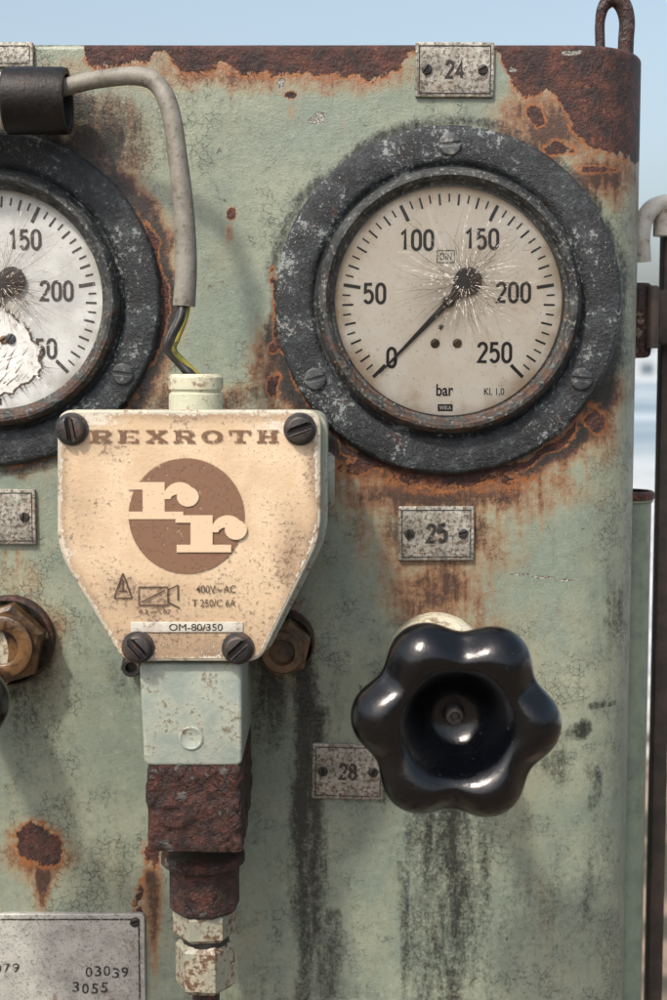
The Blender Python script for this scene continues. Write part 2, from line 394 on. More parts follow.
# ------------------------------------------------------------ cabinet
ztop=P(333,44,0).z; zbot=P(333,1130,0).z
RC=78; XF=236
cols=[]   # (x,y, nx,ny)
for X in np.arange(-520,XF,3.0): cols.append((X,0,0,-1))
for k in range(0,31):
    a=k/30*math.pi/2; cols.append((XF+RC*math.sin(a),RC-RC*math.cos(a),math.sin(a),-math.cos(a)))
for y in range(100,480,12): cols.append((XF+RC,y,1,0))
cols=np.array(cols); rows=[(z,0) for z in np.arange(zbot,ztop-6,3.0)]
for k in range(7):
    a=k/6*math.pi/2; rows.append((ztop-6+6*math.sin(a),6*(1-math.cos(a))))
rows+=[(ztop,14),(ztop-1.5,18),(ztop-9,19)]
nc=len(cols); nr=len(rows)
Z=np.repeat(np.array([r[0] for r in rows]),nc); IN=np.repeat(np.array([r[1] for r in rows]),nc)
X=np.tile(cols[:,0],nr)-np.tile(cols[:,2],nr)*IN; Y=np.tile(cols[:,1],nr)-np.tile(cols[:,3],nr)*IN
Y=Y+fbm(X,Z,160,5,2)*3.0+fbm(X,Z,40,9,2)*.7
qx,qy=unproj(X,Y,Z)
wx=qx+fbm(qx,qy,50,1)*30; wy=qy+fbm(qx,qy,50,2)*30
Rr=np.zeros_like(qx)
def mx(a,*b):
    for q in b: a=np.maximum(a,q)
    return a
yl=np.interp(qx,[0,30,82,90,112,150,156,168,180,230,300,380,402,412,494,500,512,526,545,560,568,585,612,650],
                [46,46,46,64,70,60,48,56,68,70,72,78,64,48,48,56,80,98,92,100,122,144,158,166])
Rr=mx(Rr,np.clip(.5+(yl+fbm(qx,qy,18,11)*18-qy)/26,0,1)*(yl>47))
Rr=mx(Rr,ell(wx,wy,40,843,22,17),ell(wx,wy,230,214,5,6),ell(wx,wy,293,95,6,4)*.9,ell(wx,wy,560,150,18,10)*.75,
   ell(wx,wy,541,118,9,14)*.85,ell(wx,wy,600,175,20,5)*.65,
   ring(wx,wy,448,302,175,6,215,322)*.74,ring(wx,wy,448,302,174,5,170,215)*.68,ring(wx,wy,-4,300,165,6,-30,30)*.75,ring(wx,wy,-4,300,166,6,275,325)*.66,
   ell(wx,wy,272,350,6,7)*.8,ell(wx,wy,272,392,8,14)*.78, soft(wx,wy,450,480,80,14)*.68, ell(wx,wy,150,850,10,16)*.75,ell(wx,wy,596,418,9,13)*.7,
   soft(wx,wy,360,462,34,12)*.66,ell(wx,wy,140,905,6,30)*.55)
Gg=mx(ring(wx,wy,448,302,184,22,195,335)*1.1,soft(wx,wy,440,494,125,28)*1.1,soft(wx,wy,437,540,80,48)*.85,soft(wx,wy,436,588,56,34)*1.0,
   soft(wx,wy,270,375,22,52)*.95,soft(wx,wy,598,425,22,40)*.85,ring(wx,wy,-4,300,172,18,-60,60)*1.1,soft(wx,wy,158,290,18,68)*.85,
   soft(wx,wy,105,150,38,52)*.95,soft(wx,wy,70,120,40,26)*.8,soft(wx,wy,250,72,210,20)*.8,soft(wx,wy,550,128,56,48)*1.05,soft(wx,wy,606,182,38,30)*.95,
   soft(wx,wy,40,850,36,29)*.95,drip(qx,qy,42,855,945,12,1.2),drip(qx,qy,50,862,915,5,1.2),drip(qx,qy,230,218,270,5,.9),drip(qx,qy,292,98,140,6,.6),
   drip(qx,qy,152,860,1030,12,1.1),soft(wx,wy,28,465,34,14)*.8,soft(wx,wy,20,575,34,22)*.5,soft(wx,wy,40,640,30,50)*.65,
   drip(qx,qy,410,470,640,8,.9),drip(qx,qy,396,470,620,5,.9),drip(qx,qy,500,470,600,7,.9),drip(qx,qy,540,460,570,8,.9),drip(qx,qy,350,455,560,9,.9),
   soft(wx,wy,290,640,30,56)*.65,drip(qx,qy,330,445,530,6,.9),drip(qx,qy,370,465,580,4,.9),drip(qx,qy,520,470,580,4,.9),soft(wx,wy,190,398,150,16)*.7,soft(wx,wy,335,470,12,60)*.7,
   np.clip((qx-620)/20,0,1)*.55,drip(qx,qy,585,440,530,6,.6),soft(wx,wy,460,620,60,24)*.55, drip(qx,qy,20,540,630,8,.6),drip(qx,qy,8,540,610,5,.6),
   soft(wx,wy,560,610,100,60)*.22,soft(wx,wy,230,300,60,120)*.2,soft(wx,wy,100,760,60,120)*.2,soft(wx,wy,600,960,60,100)*.22)
Bb=mx(drip(qx,qy,302,640,1300,16,1.05),drip(qx,qy,316,700,1350,15,.85),drip(qx,qy,328,900,1350,15,.75),drip(qx,qy,288,660,1000,9,.6),
   soft(wx,wy,440,845,50,40)*.6,soft(wx,wy,450,930,46,80)*.62,drip(qx,qy,452,780,1350,28,.8),drip(qx,qy,425,800,1200,18,.7),drip(qx,qy,404,850,1160,12,.55),drip(qx,qy,484,820,1200,15,.55),
   ell(wx,wy,575,728,11,14)*.9,ell(wx,wy,600,705,14,5)*.7,ell(wx,wy,588,790,9,22)*.65,soft(wx,wy,560,770,14,30)*.5,soft(wx,wy,612,610,14,56)*.5,
   soft(wx,wy,105,140,42,42)*.9,soft(wx,wy,82,112,34,22)*.9,soft(wx,wy,335,690,12,60)*.4,soft(wx,wy,270,690,26,66)*.8,ring(wx,wy,448,302,177,15,185,350)*1.0,ring(wx,wy,448,302,174,9)*.7,  # gauge rings: soot with shadow darkness painted in
   soft(wx,wy,540,900,90,80)*.38,ring(wx,wy,-4,300,168,14)*.9,soft(wx,wy,590,900,20,70)*.4,np.clip((qx-628)/14,0,1)*.5,soft(wx,wy,370,790,40,32)*.5,  # left gauge ring also carries painted shadow; right edge darkened
   soft(wx,wy,435,530,66,24)*.6,np.clip((48-qy)/3,0,1)*.7, soft(wx,wy,440,655,60,50)*.65,soft(wx,wy,30,700,44,100)*.45,soft(wx,wy,105,860,50,70)*.38,
   soft(wx,wy,300,1010,200,50)*.4,soft(wx,wy,190,400,160,13)*.6,soft(wx,wy,130,680,30,40)*.5,ring(wx,wy,0,648,48,14)*.6,soft(wx,wy,345,770,50,38)*.45)
Aa=mx(ell(wx,wy,312,117,8,7),ell(wx,wy,318,112,4,3),ell(wx,wy,287,83,4,6)*.9,ell(wx,wy,212,148,3,4)*.8,ell(wx,wy,516,66,6,4)*.8,ell(wx,wy,360,690,4,7)*.5,
   ell(wx,wy,570,52,12,4)*.7,ell(qx,qy,540,577,52,1.8,.12)*.8)
masks=np.stack([Rr,Gg,Bb,Aa],1)
V=np.stack([X,Y,Z],1)
fs=[]
for i in range(nr-1):
    b=i*nc
    fs+=[(b+j,b+j+1,b+nc+j+1,b+nc+j) for j in range(nc-1)]
V=V.tolist(); n0=len(V); masks=masks.tolist()
V.append([-520,460,ztop-9]); masks.append([0.5,0,0,0])
fs.append(tuple((nr-1)*nc+j for j in range(nc))+(n0,))
cab=emb('control_cabinet',V,fs,MP,sharp=60,masks=masks)
cab['label']='weathered sage green steel cabinet with rusted upper edge'; cab['category']='cabinet'
# ------------------------------------------------------------ gauges
def gauge(px,py,k,second=False):
    c=P(px,py,0)
    t=Thing('pressure_gauge','round pressure gauge with shattered glass on green cabinet' if second else
        'dark rimmed pressure gauge with cracked glass reading zero','gauge',c,'pressure gauges on the cabinet')
    g=G(); lathe(g,c,[(171*k,-3),(171*k,6),(168.5*k,9.5),(166*k,10.5),(140*k,10.5),(136*k,9),(133*k,5),(128*k,4),(110*k,4)],segs=160)
    t.part('mounting_flange',g,MF)
    g=G(); lathe(g,c,[(129.5*k,4),(130*k,14),(128*k,21),(124.5*k,24.5),(121*k,25),(118*k,22),(116.5*k,17),(114*k,15.5),(112.5*k,14),(112*k,6)],segs=160)
    t.part('bezel_ring',g,MB,sharp=30)
    g=G(); lathe(g,c,[(113*k,6),(80*k,6),(40*k,6),(.5,6)],segs=96)
    t.part('dial_face',g,MD2 if second else MD1,recalc=False)
    g=G(); lathe(g,c,[(113*k,15.3),(60*k,15.6),(.5,15.7)],segs=96)
    if not second: t.part('cover_glass',g,MG,recalc=False)
    g=G(); D=6.5
    for i in range(51):
        a=math.radians(225-i*5.4); big=i%10==0; r0,r1,w=(88,105,1.7) if big else ((94,105,1.0) if i%2==0 else (97,105,.8))
        u=Vector((math.cos(a),math.sin(a))); n=Vector((-u.y,u.x))
        q=[u*r0*k-n*w,u*r1*k-n*w,u*r1*k+n*w,u*r0*k+n*w]; sheet(g,[(c.x+p.x,c.z+p.y) for p in q],D)
    for s_,x,y in (('50',-73,8),('100',-32,60),('150',32,61),('200',64,9),('250',46,-50),('0',-56,-55)):
        dintext(g,s_,c.x+x*k,c.z+y*k,18.5*k,D)
    text(g,'bar',c.x-3*k,c.z-87*k,12*k,17*k,D,off=.02)
    if not second: text(g,'Kl. 1,0',c.x+46*k,c.z-89*k,8*k,20*k,D,off=.01)
    text(g,'DIN',c.x-3*k,c.z+44*k,6.5*k,11.5*k,D,off=.01)
    for q in (rect(-11,5,49.5,50.3),rect(-11,5,37.7,38.5),rect(-11.8,-11,37.7,50.3),rect(5,5.8,37.7,50.3)): sheet(g,[(c.x+x*k,c.z+z*k) for x,z in q],D)
    sheet(g,[(c.x+x*k,c.z+z*k) for x,z in rect(-10,5,-108,-101)],D)
    text(g,'*',c.x-7*k,c.z-25*k,6*k,6*k,D,off=.02)
    t.part('dial_markings',g,INK2 if second else INK,sharp=0,recalc=False)
    g=G(); text(g,'WIKA',c.x-2.5*k,c.z-104.5*k,4*k,12*k,D+.5,off=.01); t.part('maker_mark',g,INKW,sharp=0,recalc=False)
    for x in (-13,9):
        g=G(); screw(g,Vector((c.x+x*k,-6,c.z-41*k)),4.6*k,2.5,.6); t.part('dial_screw',g,MBRASS)
    # needle
    a=math.radians(226); u=Vector((math.cos(a),math.sin(a))); n=Vector((-u.y,u.x)); g=G()
    pts=[u*98-n*.7,u*98+n*.7,u*10+n*3,u*-6+n*4.2,u*-13+n*7,u*-18+n*11.5,u*-25+n*14]
    pts+=[u*-33+n*13,u*-39+n*8,u*-42+n*0,u*-39-n*8,u*-33-n*13]
    pts+=[u*-25-n*14,u*-18-n*11.5,u*-13-n*7,u*-6-n*4.2,u*10-n*3]
    prism(g,[(c.x+p.x*k,c.z+p.y*k) for p in pts],9.5,10.8,.4)
    lathe(g,c,[(6*k,6),(6*k,11.5),(4.5*k,12.8),(.2,12.9)],segs=24)
    t.part('needle',g,MNDL)
    # cracks in the glass: short kinked slivers fanning out from the impact
    rnd=random.Random(5 if second else 11); gd=G(); gw=G(); ox,oz=((10,16) if second else (14,20))
    for i in range(430):
        a=rnd.uniform(0,2*math.pi); r0=abs(rnd.gauss(0,24))+5; L=rnd.choice([4,6,8,11,15,22,30])*rnd.uniform(.5,1.2); w=rnd.uniform(.09,.19)
        if i<44: r0=rnd.uniform(6,20); L=rnd.uniform(30,76); w=rnd.uniform(.12,.24)
        p=Vector((c.x+ox*k,c.z+oz*k))+Vector((math.cos(a),math.sin(a)))*r0; q=[p]; aa=a+rnd.uniform(-.35,.35)
        seg=4
        for s_ in range(seg):
            aa+=rnd.uniform(-.25,.25); q.append(q[-1]+Vector((math.cos(aa),math.sin(aa)))*L*k/seg)
        dk=rnd.random()<.62
        gg=gd if dk else gw
        dd=16.0+i*.003
        nn=Vector((-math.sin(a),math.cos(a)))
        for s_ in range(seg):
            w0=w*(1-s_/seg)+.04; w1=w*(1-(s_+1)/seg)+.04
            e=q[s_]; f_=q[s_+1]
            if (f_-Vector((c.x,c.z))).length>110*k: continue
            sheet(gg,[tuple(e-nn*w0),tuple(f_-nn*w1),tuple(f_+nn*w1),tuple(e+nn*w0)],dd)
    t.part('glass_cracks',gd,CRK,sharp=0,recalc=False,label='dark cracks in the glass'); t.part('glass_cracks',gw,CRW,sharp=0,recalc=False,label='bright cracks in the glass')
    if second:
        rnd=random.Random(2)
        base=[(-70,4),(-30,6),(-6,0),(6,-6),(20,-20),(30,-25),(36,-38),(47,-50),(44,-62),(48,-72),(36,-84),(16,-95),(-14,-99),(-40,-92),(-70,-70)]
        pts=[]
        for i in range(len(base)):
            a_=Vector(base[i]); b_=Vector(base[(i+1)%len(base)])
            for j in range(5):
                p=a_.lerp(b_,j/5)+Vector((rnd.uniform(-2.2,2.2),rnd.uniform(-2.2,2.2))); pts.append((c.x+p.x*k,c.z+p.y*k))
        g=G(); sheet(g,pts,7.2); t.part('glass_shard',g,MSHARD,sharp=0,recalc=False,label='bare bright patch where glass broke away')
        g=G(); e=Vector((c.x+0*k,c.z-50*k)); gb=G()
        for i in range(46):   # short scratches along the lower left of the bare patch
            x=rnd.uniform(-30,34); z=rnd.uniform(-88,-56); a=rnd.uniform(.4,1.2); L=rnd.uniform(5,18)
            u=Vector((math.cos(a),math.sin(a))); n=Vector((-u.y,u.x))*rnd.uniform(.15,.45); p=Vector((c.x+x*k,c.z+z*k))
            sheet(g,[tuple(p-n),tuple(p+u*L),tuple(p+n)],7.5+i*.004)
        for i in range(len(pts)):   # ragged dark broken edge and splinters pointing outwards
            a=Vector(pts[i]); b=Vector(pts[(i+1)%len(pts)]); n=((a+b)/2-e).normalized()
            w_=rnd.uniform(.6,4.0)
            sheet(g,[tuple(a),tuple(b),tuple((a+b)/2+n*w_)],8.1+i*.004)
            sheet(g,[tuple(a-n*.7),tuple(b-n*.7),tuple(b),tuple(a)],8.5+i*.004)
            if rnd.random()<.6:
                L=rnd.uniform(6,22); m=Vector((-n.y,n.x)); p=(a+b)/2; u=(n+m*rnd.uniform(-.4,.4)).normalized()
                sheet(gb if rnd.random()<.4 else g,[tuple(p-m*.4),tuple(p+u*L),tuple(p+m*.4)],9+i*.004)
        t.part('shard_cracks',g,CRK,sharp=0,recalc=False); t.part('shard_splinters',gb,CRW,sharp=0,recalc=False)
        g=G(); screw(g,Vector((c.x+16*k,-7.4,c.z-40*k)),5.5*k,2,1); t.part('dial_screw',g,MFS)
    for ang,sl in ((90,.1),(210,.25),(330,-.1)):
        g=G(); a=math.radians(ang); screw(g,Vector((c.x+152*k*math.cos(a),-10.2,c.z+152*k*math.sin(a))),11*k,3,sl)
        t.part('screw',g,MFS)
    return t
MNDL=m_paint('dark_brown_needle',(.008,.006,.005),(.018,.012,.010),(.07,.045,.03),.60,.70,.5)
MSHARD=m_paint('milky_glass',(.66,.67,.65),(.50,.51,.49),(.26,.23,.19),.51,.63,.35)
MFS=m_paint('bezel_screw_metal',(.022,.026,.03),(.06,.068,.072),(.24,.24,.22),.52,.62,.40)
gauge(448,302,.995); gauge(-4,300,.955,True)
# ------------------------------------------------------------ tag plates
def tag(px0,py0,px1,py1,label,txt=None,tilt=0,th=16,rivets=True):
    a=P(px0,py1,0); b=P(px1,py0,0); cx,cz=(a.x+b.x)/2,(a.z+b.z)/2; w,h=(b.x-a.x)/2,(b.z-a.z)/2
    t=Thing('tag_plate',label,'plate',(cx,0,cz),'number plates on the cabinet'); c_,s_=math.cos(tilt),math.sin(tilt)
    tr=lambda q:[(cx+x*c_-z*s_,cz+x*s_+z*c_) for x,z in q]
    g=G(); prism(g,tr(round_poly(rect(-w,w,-h,h),2,3)),-1,4.5,1); t.part('plate',g,MTAG)
    g=G(); i=3.2
    for q in (rect(-w+i,w-i,-h+i,-h+i+1),rect(-w+i,w-i,h-i-1,h-i),rect(-w+i,-w+i+1,-h+i+1,h-i-1),rect(w-i-1,w-i,-h+i+1,h-i-1)): sheet(g,tr(q),4.9)
    if txt: dintext(g,txt,cx,cz,th,4.9,tk=.10,rot=tilt)
    if txt=='25': dintext(g,txt,cx+1.6,cz+1.4,th,6.0,tk=.05,rot=.06)
    t.part('plate_markings',g,INKF if txt!='24' else INK,sharp=0,recalc=False)
    if rivets:
        for x in (-w+11,w-11):
            g=G(); q=tr([(x,0)])[0]; screw(g,Vector((q[0],-4.4,q[1])),5,2.6,random.uniform(0,3)); t.part('rivet',g,MSC)
    return t
tag(415,43,494,98,'pitted metal plate numbered 24 at the rusted top edge','24',-.004,th=15)
tag(398,506,474,560,'rust speckled metal plate numbered 25 below the gauge','25',.003,th=17)
tag(312,743,384,798,'worn metal plate numbered 28 beside the handwheel','28',-.02,th=15)
tag(-45,489,36,544,'blank pitted metal plate below the broken gauge',None,0)
tag(-50,43,34,68,'narrow grey metal plate at the top edge',None,0,rivets=False)
a=P(-120,1100,0); b=P(145,912,0)
t=Thing('type_plate','large pale pitted plate with stamped serial digits','plate',((a.x+b.x)/2,0,(a.z+b.z)/2))
g=G(); prism(g,round_poly(rect(a.x,b.x,a.z,b.z),5,4),-1,5,1.2); t.part('plate',g,MTYPE)
g=G(); i=5
for q in (rect(a.x+i,b.x-i,b.z-i-1.6,b.z-i),rect(b.x-i-1.6,b.x-i,a.z+i,b.z-i-1.8)): sheet(g,q,5.4)
rs=random.Random(9)
for s_,x,y,h,step in (('03039',89,972,11,9),('3055',76,988,11,9.5),('079',-2,968,10,9)):
    for j,ch in enumerate(s_):
        p=P(x+j*step,y+rs.uniform(-1.3,1.3),5); text(g,ch,p.x,p.z,h,7,5.4,rs.uniform(-.12,.10),off=.012)
t.part('stamped_digits',g,INKF,sharp=0,recalc=False)
for x,y in ((135,922),):
    g=G(); p=P(x,y,5); screw(g,p,5,3,.4); t.part('rivet',g,MSC)
# ------------------------------------------------------------ junction box
DF=170
def PX(pts,d): return [(P(x,y,d).x,P(x,y,d).z) for x,y in pts]
lid_px=[(57,410),(57,551),(123,662),(260,662),(321,537),(321,410)]
outline=PX(lid_px,DF)
c=P(190,540,0)
T=Thing('junction_box','tan lidded electrical junction box with round emblem and four slotted screws','junction box',(c.x,-60,c.z))
lid=round_poly(outline,[14,20,12,12,20,14],6)
g=G(); prism(g,lid,DF-16,DF-1,2.6,nb=4); T.part('lid_rim',g,MLIDR)
g=G()
bo=[(outline[0][0]+4,outline[0][1]-4),(outline[1][0]+4,outline[1][1]),(outline[2][0]+3,outline[2][1]+4),(outline[3][0]+6,outline[3][1]+4),(outline[4][0]+6,outline[4][1]),(outline[5][0]+6,outline[5][1]-4)]
prism(g,round_poly(bo,[16,20,12,12,20,16],6),20,DF-15.5,2); T.part('box_body',g,MBODY)
# cover sheet with dense mesh for wear
ins=inset(lid if sum(lid[i-1][0]*lid[i][1]-lid[i][0]*lid[i-1][1] for i in range(len(lid)))>0 else lid[::-1],3.4)
bm=bmesh.new(); bm.faces.new([bm.verts.new((x,-DF+.4,z)) for x,z in ins])
xs=[p[0] for p in ins]; zs=[p[1] for p in ins]
for xx in np.arange(min(xs)+3,max(xs),5): bmesh.ops.bisect_plane(bm,geom=bm.verts[:]+bm.edges[:]+bm.faces[:],plane_co=(xx,0,0),plane_no=(1,0,0))
for zz in np.arange(min(zs)+3,max(zs),5): bmesh.ops.bisect_plane(bm,geom=bm.verts[:]+bm.edges[:]+bm.faces[:],plane_co=(0,0,zz),plane_no=(0,0,1))
bm.verts.ensure_lookup_table(); bm.verts.index_update(); g=G(); vv=[v.co.copy() for v in bm.verts]
g.add(vv,[tuple(v.index for v in f.verts) for f in bm.faces])
va=np.array([list(v) for v in vv]); ux,uy=unproj(va[:,0],va[:,1],va[:,2]); bm.free()
wx=ux+fbm(ux,uy,40,21)*20; wy=uy+fbm(ux,uy,40,22)*20
dist=np.full(len(ux),1e9); L=[(x,z) for x,z in ins]
for i in range(len(L)):
    ax,az=L[i-1]; bx,bz=L[i]; ex,ez=bx-ax,bz-az; l2=ex*ex+ez*ez+1e-6
    tt=np.clip(((va[:,0]-ax)*ex+(va[:,2]-az)*ez)/l2,0,1); dist=np.minimum(dist,np.hypot(va[:,0]-ax-tt*ex,va[:,2]-az-tt*ez))
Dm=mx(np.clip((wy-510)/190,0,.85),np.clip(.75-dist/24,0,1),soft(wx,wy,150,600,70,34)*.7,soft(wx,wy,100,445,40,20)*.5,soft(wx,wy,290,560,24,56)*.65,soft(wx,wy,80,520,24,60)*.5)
Wm=mx(np.clip(.58-dist/11,0,1),ell(wx,wy,90,425,34,10)*.6,ell(wx,wy,290,428,40,10)*.64,ell(wx,wy,76,570,12,34)*.45,ell(wx,wy,190,650,80,10)*.38)
T.part('lid_panel',g,MCOV,masks=np.stack([Dm,Wm,Dm*0,Dm*0+1],1),recalc=False)
k=sc(DF)
def disc(g,cx,cz,r,d,n=64): return sheet(g,[(cx+r*math.cos(2*math.pi*i/n),cz+r*math.sin(2*math.pi*i/n)) for i in range(n)],d)
g=G(); e=P(186.5,516,DF); disc(g,e.x,e.z,58*k,DF+.6); T.part('emblem_disc',g,INKB,sharp=0,recalc=False)
g=G()
def rr(ox,oy,d,sx=1.16):
    # one outline per letter: top serif, stem, slab foot; then the arm and its ball
    f=lambda x,y:(P(ox+x*sx,oy-y,DF).x,P(ox+x*sx,oy-y,DF).z)
    sheet(g,[f(*p) for p in [(-2,29.5),(11,29.5),(11,7.5),(-1,7.5),(-1,0),(46,0),(46,7.5),(30,7.5),(30,37),(-2,37)]],d)
    arc=[];n=16
    for i in range(n+1):
        a=math.pi-(math.pi*.80)*i/n; arc.append((43+14.5*math.cos(a),20+17*math.sin(a)))
    for i in range(n+1):
        a=math.pi*.20+(math.pi*.80)*i/n; arc.append((43+8*math.cos(a),20+5*math.sin(a)))
    sheet(g,[f(*p) for p in arc],d+.2)
    sheet(g,[f(50+9.5*math.cos(2*math.pi*i/28),22.5+10*math.sin(2*math.pi*i/28)) for i in range(28)],d+.4)
rr(130,519,DF+1.1); rr(178,552,DF+1.8)
T.part('emblem_letters',g,INKC,sharp=0,recalc=False)
# slab lettering
def slab(ch,ox,oy,w,h,d,g):
    q=[]; R=lambda x0,y0,x1,y1:q.append([(x0,y0),(x1,y0),(x1,y1),(x0,y1)])
    if ch in 'REH':
        R(.10,0.14,.36,.86); R(0,0,.46,.14); R(0,.86,.46,1)
    if ch=='R': R(.46,.86,.86,1); R(.36,.42,.84,.56); R(.70,.56,.96,.86); q.append([(.46,.42),(.72,.42),(.97,.14),(.68,.14)]); R(.62,0,1,.14)
    if ch=='E': R(.46,.86,.95,1); R(.46,0,.95,.14); R(.36,.43,.72,.57); R(.80,.14,.95,.32); R(.80,.68,.95,.86)
    if ch=='H': R(.64,.14,.90,.86); R(.54,0,1,.14); R(.54,.86,1,1); R(.36,.43,.64,.57)
    if ch=='X': q.append([(.06,.14),(.26,.14),(.94,.86),(.66,.86)]); q.append([(.68,.14),(.96,.14),(.36,.86),(.06,.86)]); R(0,0,.40,.14);R(.58,0,1,.14);R(0,.86,.42,1);R(.58,.86,1,1)
    if ch=='T': R(.36,.14,.64,.86); R(.24,0,.76,.14); R(0,.86,1,1); R(0,.62,.12,.86); R(.88,.62,1,.86)
    if ch=='O':
        n=20
        for i in range(n):
            a=2*math.pi*i/n;b=2*math.pi*(i+1)/n; q.append([(.5+.5*math.cos(a),.5+.5*math.sin(a)),(.5+.5*math.cos(b),.5+.5*math.sin(b)),(.5+.24*math.cos(b),.5+.34*math.sin(b)),(.5+.24*math.cos(a),.5+.34*math.sin(a))])
    for i,p in enumerate(q):
        sheet(g,[(P(ox+x*w,oy-y*h,DF).x,P(ox+x*w,oy-y*h,DF).z) for x,y in p],d+i*.02)
g=G()
for i,ch in enumerate('REXROTH'): slab(ch,90+i*27.8,443,22,13,DF+.6,g)
T.part('lettering',g,INKT,sharp=0,recalc=False)
g=G()
def ln(x0,y0,x1,y1,w=.75,d=DF+.6):
    a=Vector((x0,y0));b=Vector((x1,y1));n=Vector((-(b-a).y,(b-a).x)).normalized()*w
    sheet(g,[(P(p.x,p.y,DF).x,P(p.x,p.y,DF).z) for p in (a-n,b-n,b+n,a+n)],d)
i=0
for L_ in ((114,598,123,573),(123,573,132,598),(114,598,132,598),(119,591,127,591),(123,579,123,591),(139,587,168,587),(139,605,168,605),(139,587,139,605),(168,587,168,605),(142,602,165,590),(168,590,178,585),(178,585,178,600),(168,602,180,608)):
    ln(*L_,d=DF+.6+i*.03); i+=1
for s_,x,y,h,w in (('400V~ AC',216,589,8,40),('T 250/C 6A',214,603,7.5,44),('0,2 m - 07',155,612,5,32)):
    p=P(x,y,DF); text(g,s_,p.x,p.z,h*k,w*k,DF+.7,off=.005)
T.part('printed_symbols',g,INKP,sharp=0,recalc=False)
g=G(); prism(g,PX([(131,632),(131,622),(243,622),(243,632)],DF),DF-.5,DF+1.0,.3); T.part('label_strip',g,MWHT)
g=G(); p=P(196,627,DF); text(g,'OM-80/350',p.x,p.z,7*k,54*k,DF+1.4); T.part('label_strip_text',g,INK,sharp=0,recalc=False)
for x,y,a_ in ((72,429,1.75),(300,429,.35),(138,647,2.3),(238,648,.75)):
    g=G(); p=P(x,y,DF); lathe(g,Vector((p.x,-DF,p.z)),[(16.5*k,-1),(16.5*k,1.5),(14*k,2),(.2,2)],segs=32); screw(g,Vector((p.x,-DF-1.5,p.z)),13.5*k,8,a_); T.part('screw',g,MSC)
g=G(); lathe(g,Vector((outline[5][0]-4,-95,P(300,480,95).z)),[(26,0),(26,12),(22,16),(.2,16)],ax='X',segs=32); T.part('side_cap',g,MBODY)
# cable gland
gz=P(190,409,110).z; gt=P(190,374,110).z; gx=P(196,400,110).x
g=G(); H=gt-gz; lathe(g,Vector((gx,-110,gz-6)),[(27*.92,0),(27*.92,H*.62),(25*.92,H*.66),(25*.92,H*.72),(27*.92,H*.76),(27*.92,H+3),(24*.92,H+6),(15,H+6),(13,H+2),(.3,H+1)],ax='Z',segs=40)
T.part('cable_gland',g,MGLAND,sharp=30)
def vbox(name,x0,x1,y0,y1,dfr,dbk,mat,bev=4,taper=0):
    a=PX([(x0,y1),(x1,y1),(x1,y0),(x0-taper,y0)],dfr); g=G(); prism(g,round_poly(a,bev*2.2,5),dbk,dfr,bev); return T.part(name,g,mat)
vbox('neck',144,242,663,766,160,14,MNECK,3,5)
g=G(); p=P(191,738,160); lathe(g,Vector((p.x,-160,p.z)),[(11,0),(11,1),(9.5,1.6),(8.5,.8),(.2,.8)],segs=40); T.part('neck_boss',g,MNECK)
# rusted block with a worn, uneven surface
bl=PX([(146,853),(243,853),(243,766),(146,766)],163); g=G()
x0,x1=bl[0][0],bl[1][0]; z0,z1=bl[0][1],bl[2][1]; rings=[]
for zi in range(31):
    z=z0+(z1-z0)*zi/30; ed=min(zi,30-zi); inn=max(0,2-ed)*1.6; ringp=[]
    loop=round_poly([(x0,-163),(x1,-163),(x1,-10),(x0,-10)],7,4)
    dense=[]
    for i in range(len(loop)):
        a_=Vector(loop[i]); b_=Vector(loop[(i+1)%len(loop)]); m=1
        if (b_-a_).length>20: m=34
        for j in range(m): dense.append(a_.lerp(b_,j/m))
    cc=Vector(((x0+x1)/2,-86))
    for p in dense:
        n_=float(fbm(np.array([p.x*1.0+p.y*.6]),np.array([z-p.y*.4]),20,31,4)[0])*5.0; n_+= (1.6 if n_>.4 else 0)
        dr=(p-cc).normalized(); q=p+dr*(n_-1.6-inn); ringp.append(Vector((q.x,q.y,z)))
    rings.append(ringp)
g.grid(rings,True,True,True); T.part('rusted_block',g,MRB,sharp=50)
def hexz(name,x0,x1,y0,y1,dc,mat,segs=6,bev=3,ph=0):
    a=P((x0+x1)/2,y1,dc); b=P((x0+x1)/2,y0,dc); r=(x1-x0)/2*sc(dc); h=b.z-a.z
    g=G(); lathe(g,Vector((b.x,-dc,a.z)),[(r-bev,0),(r,bev),(r,h-bev),(r-bev,h)],ax='Z',segs=segs,ph=ph,cap0=True,cap1=True); return T.part(name,g,mat,sharp=25)
hexz('collar',160,246,851,862,95,MRB,32,2)
hexz('threaded_sleeve',168,241,860,908,95,MRB,8,4,.3)
hexz('upper_nut',172,238,906,934,95,MNUT,6,4,.12)
hexz('seal_ring',182,230,932,941,95,MBLK,32,1)
hexz('lower_nut',174,236,939,986,95,MNUT,6,5,-.1)
hexz('outlet_pipe',192,220,984,1090,95,MR,24,1)
# ------------------------------------------------------------ fittings beside the box
def fitting(px,py,label,r,dz,mat,mat2=None,nm='pipe_fitting'):
    c=P(px,py,dz); c0=Vector((c.x,0,c.z)); t=Thing(nm,label,'pipe fitting',c0)
    g=G(); lathe(g,c0,[(r*1.05,-2),(r*1.05,dz*.25),(r*.98,dz*.3),(r*.98,dz*.4)],segs=40); t.part('washer',g,mat2 or mat)
    g=G(); lathe(g,c0,[(r*.86,dz*.3),(r*.97,dz*.38),(r*.97,dz*.75),(r*.86,dz*.82)],segs=6,ph=.3,cap1=True); t.part('hex_nut',g,mat,sharp=25)
    g=G(); lathe(g,c0,[(r*.72,dz*.7),(r*.72,dz*.97),(r*.66,dz),(r*.44,dz),(r*.40,dz*.97),(r*.40,dz*.6),(.2,dz*.6)],segs=40); t.part('bore_ring',g,mat)
    return t
fitting(282,653,'tarnished brass hex fitting behind the junction box',29,70,MBRASS,MR)
fitting(131,668,'small dark fitting behind the junction box',13,50,MSC)
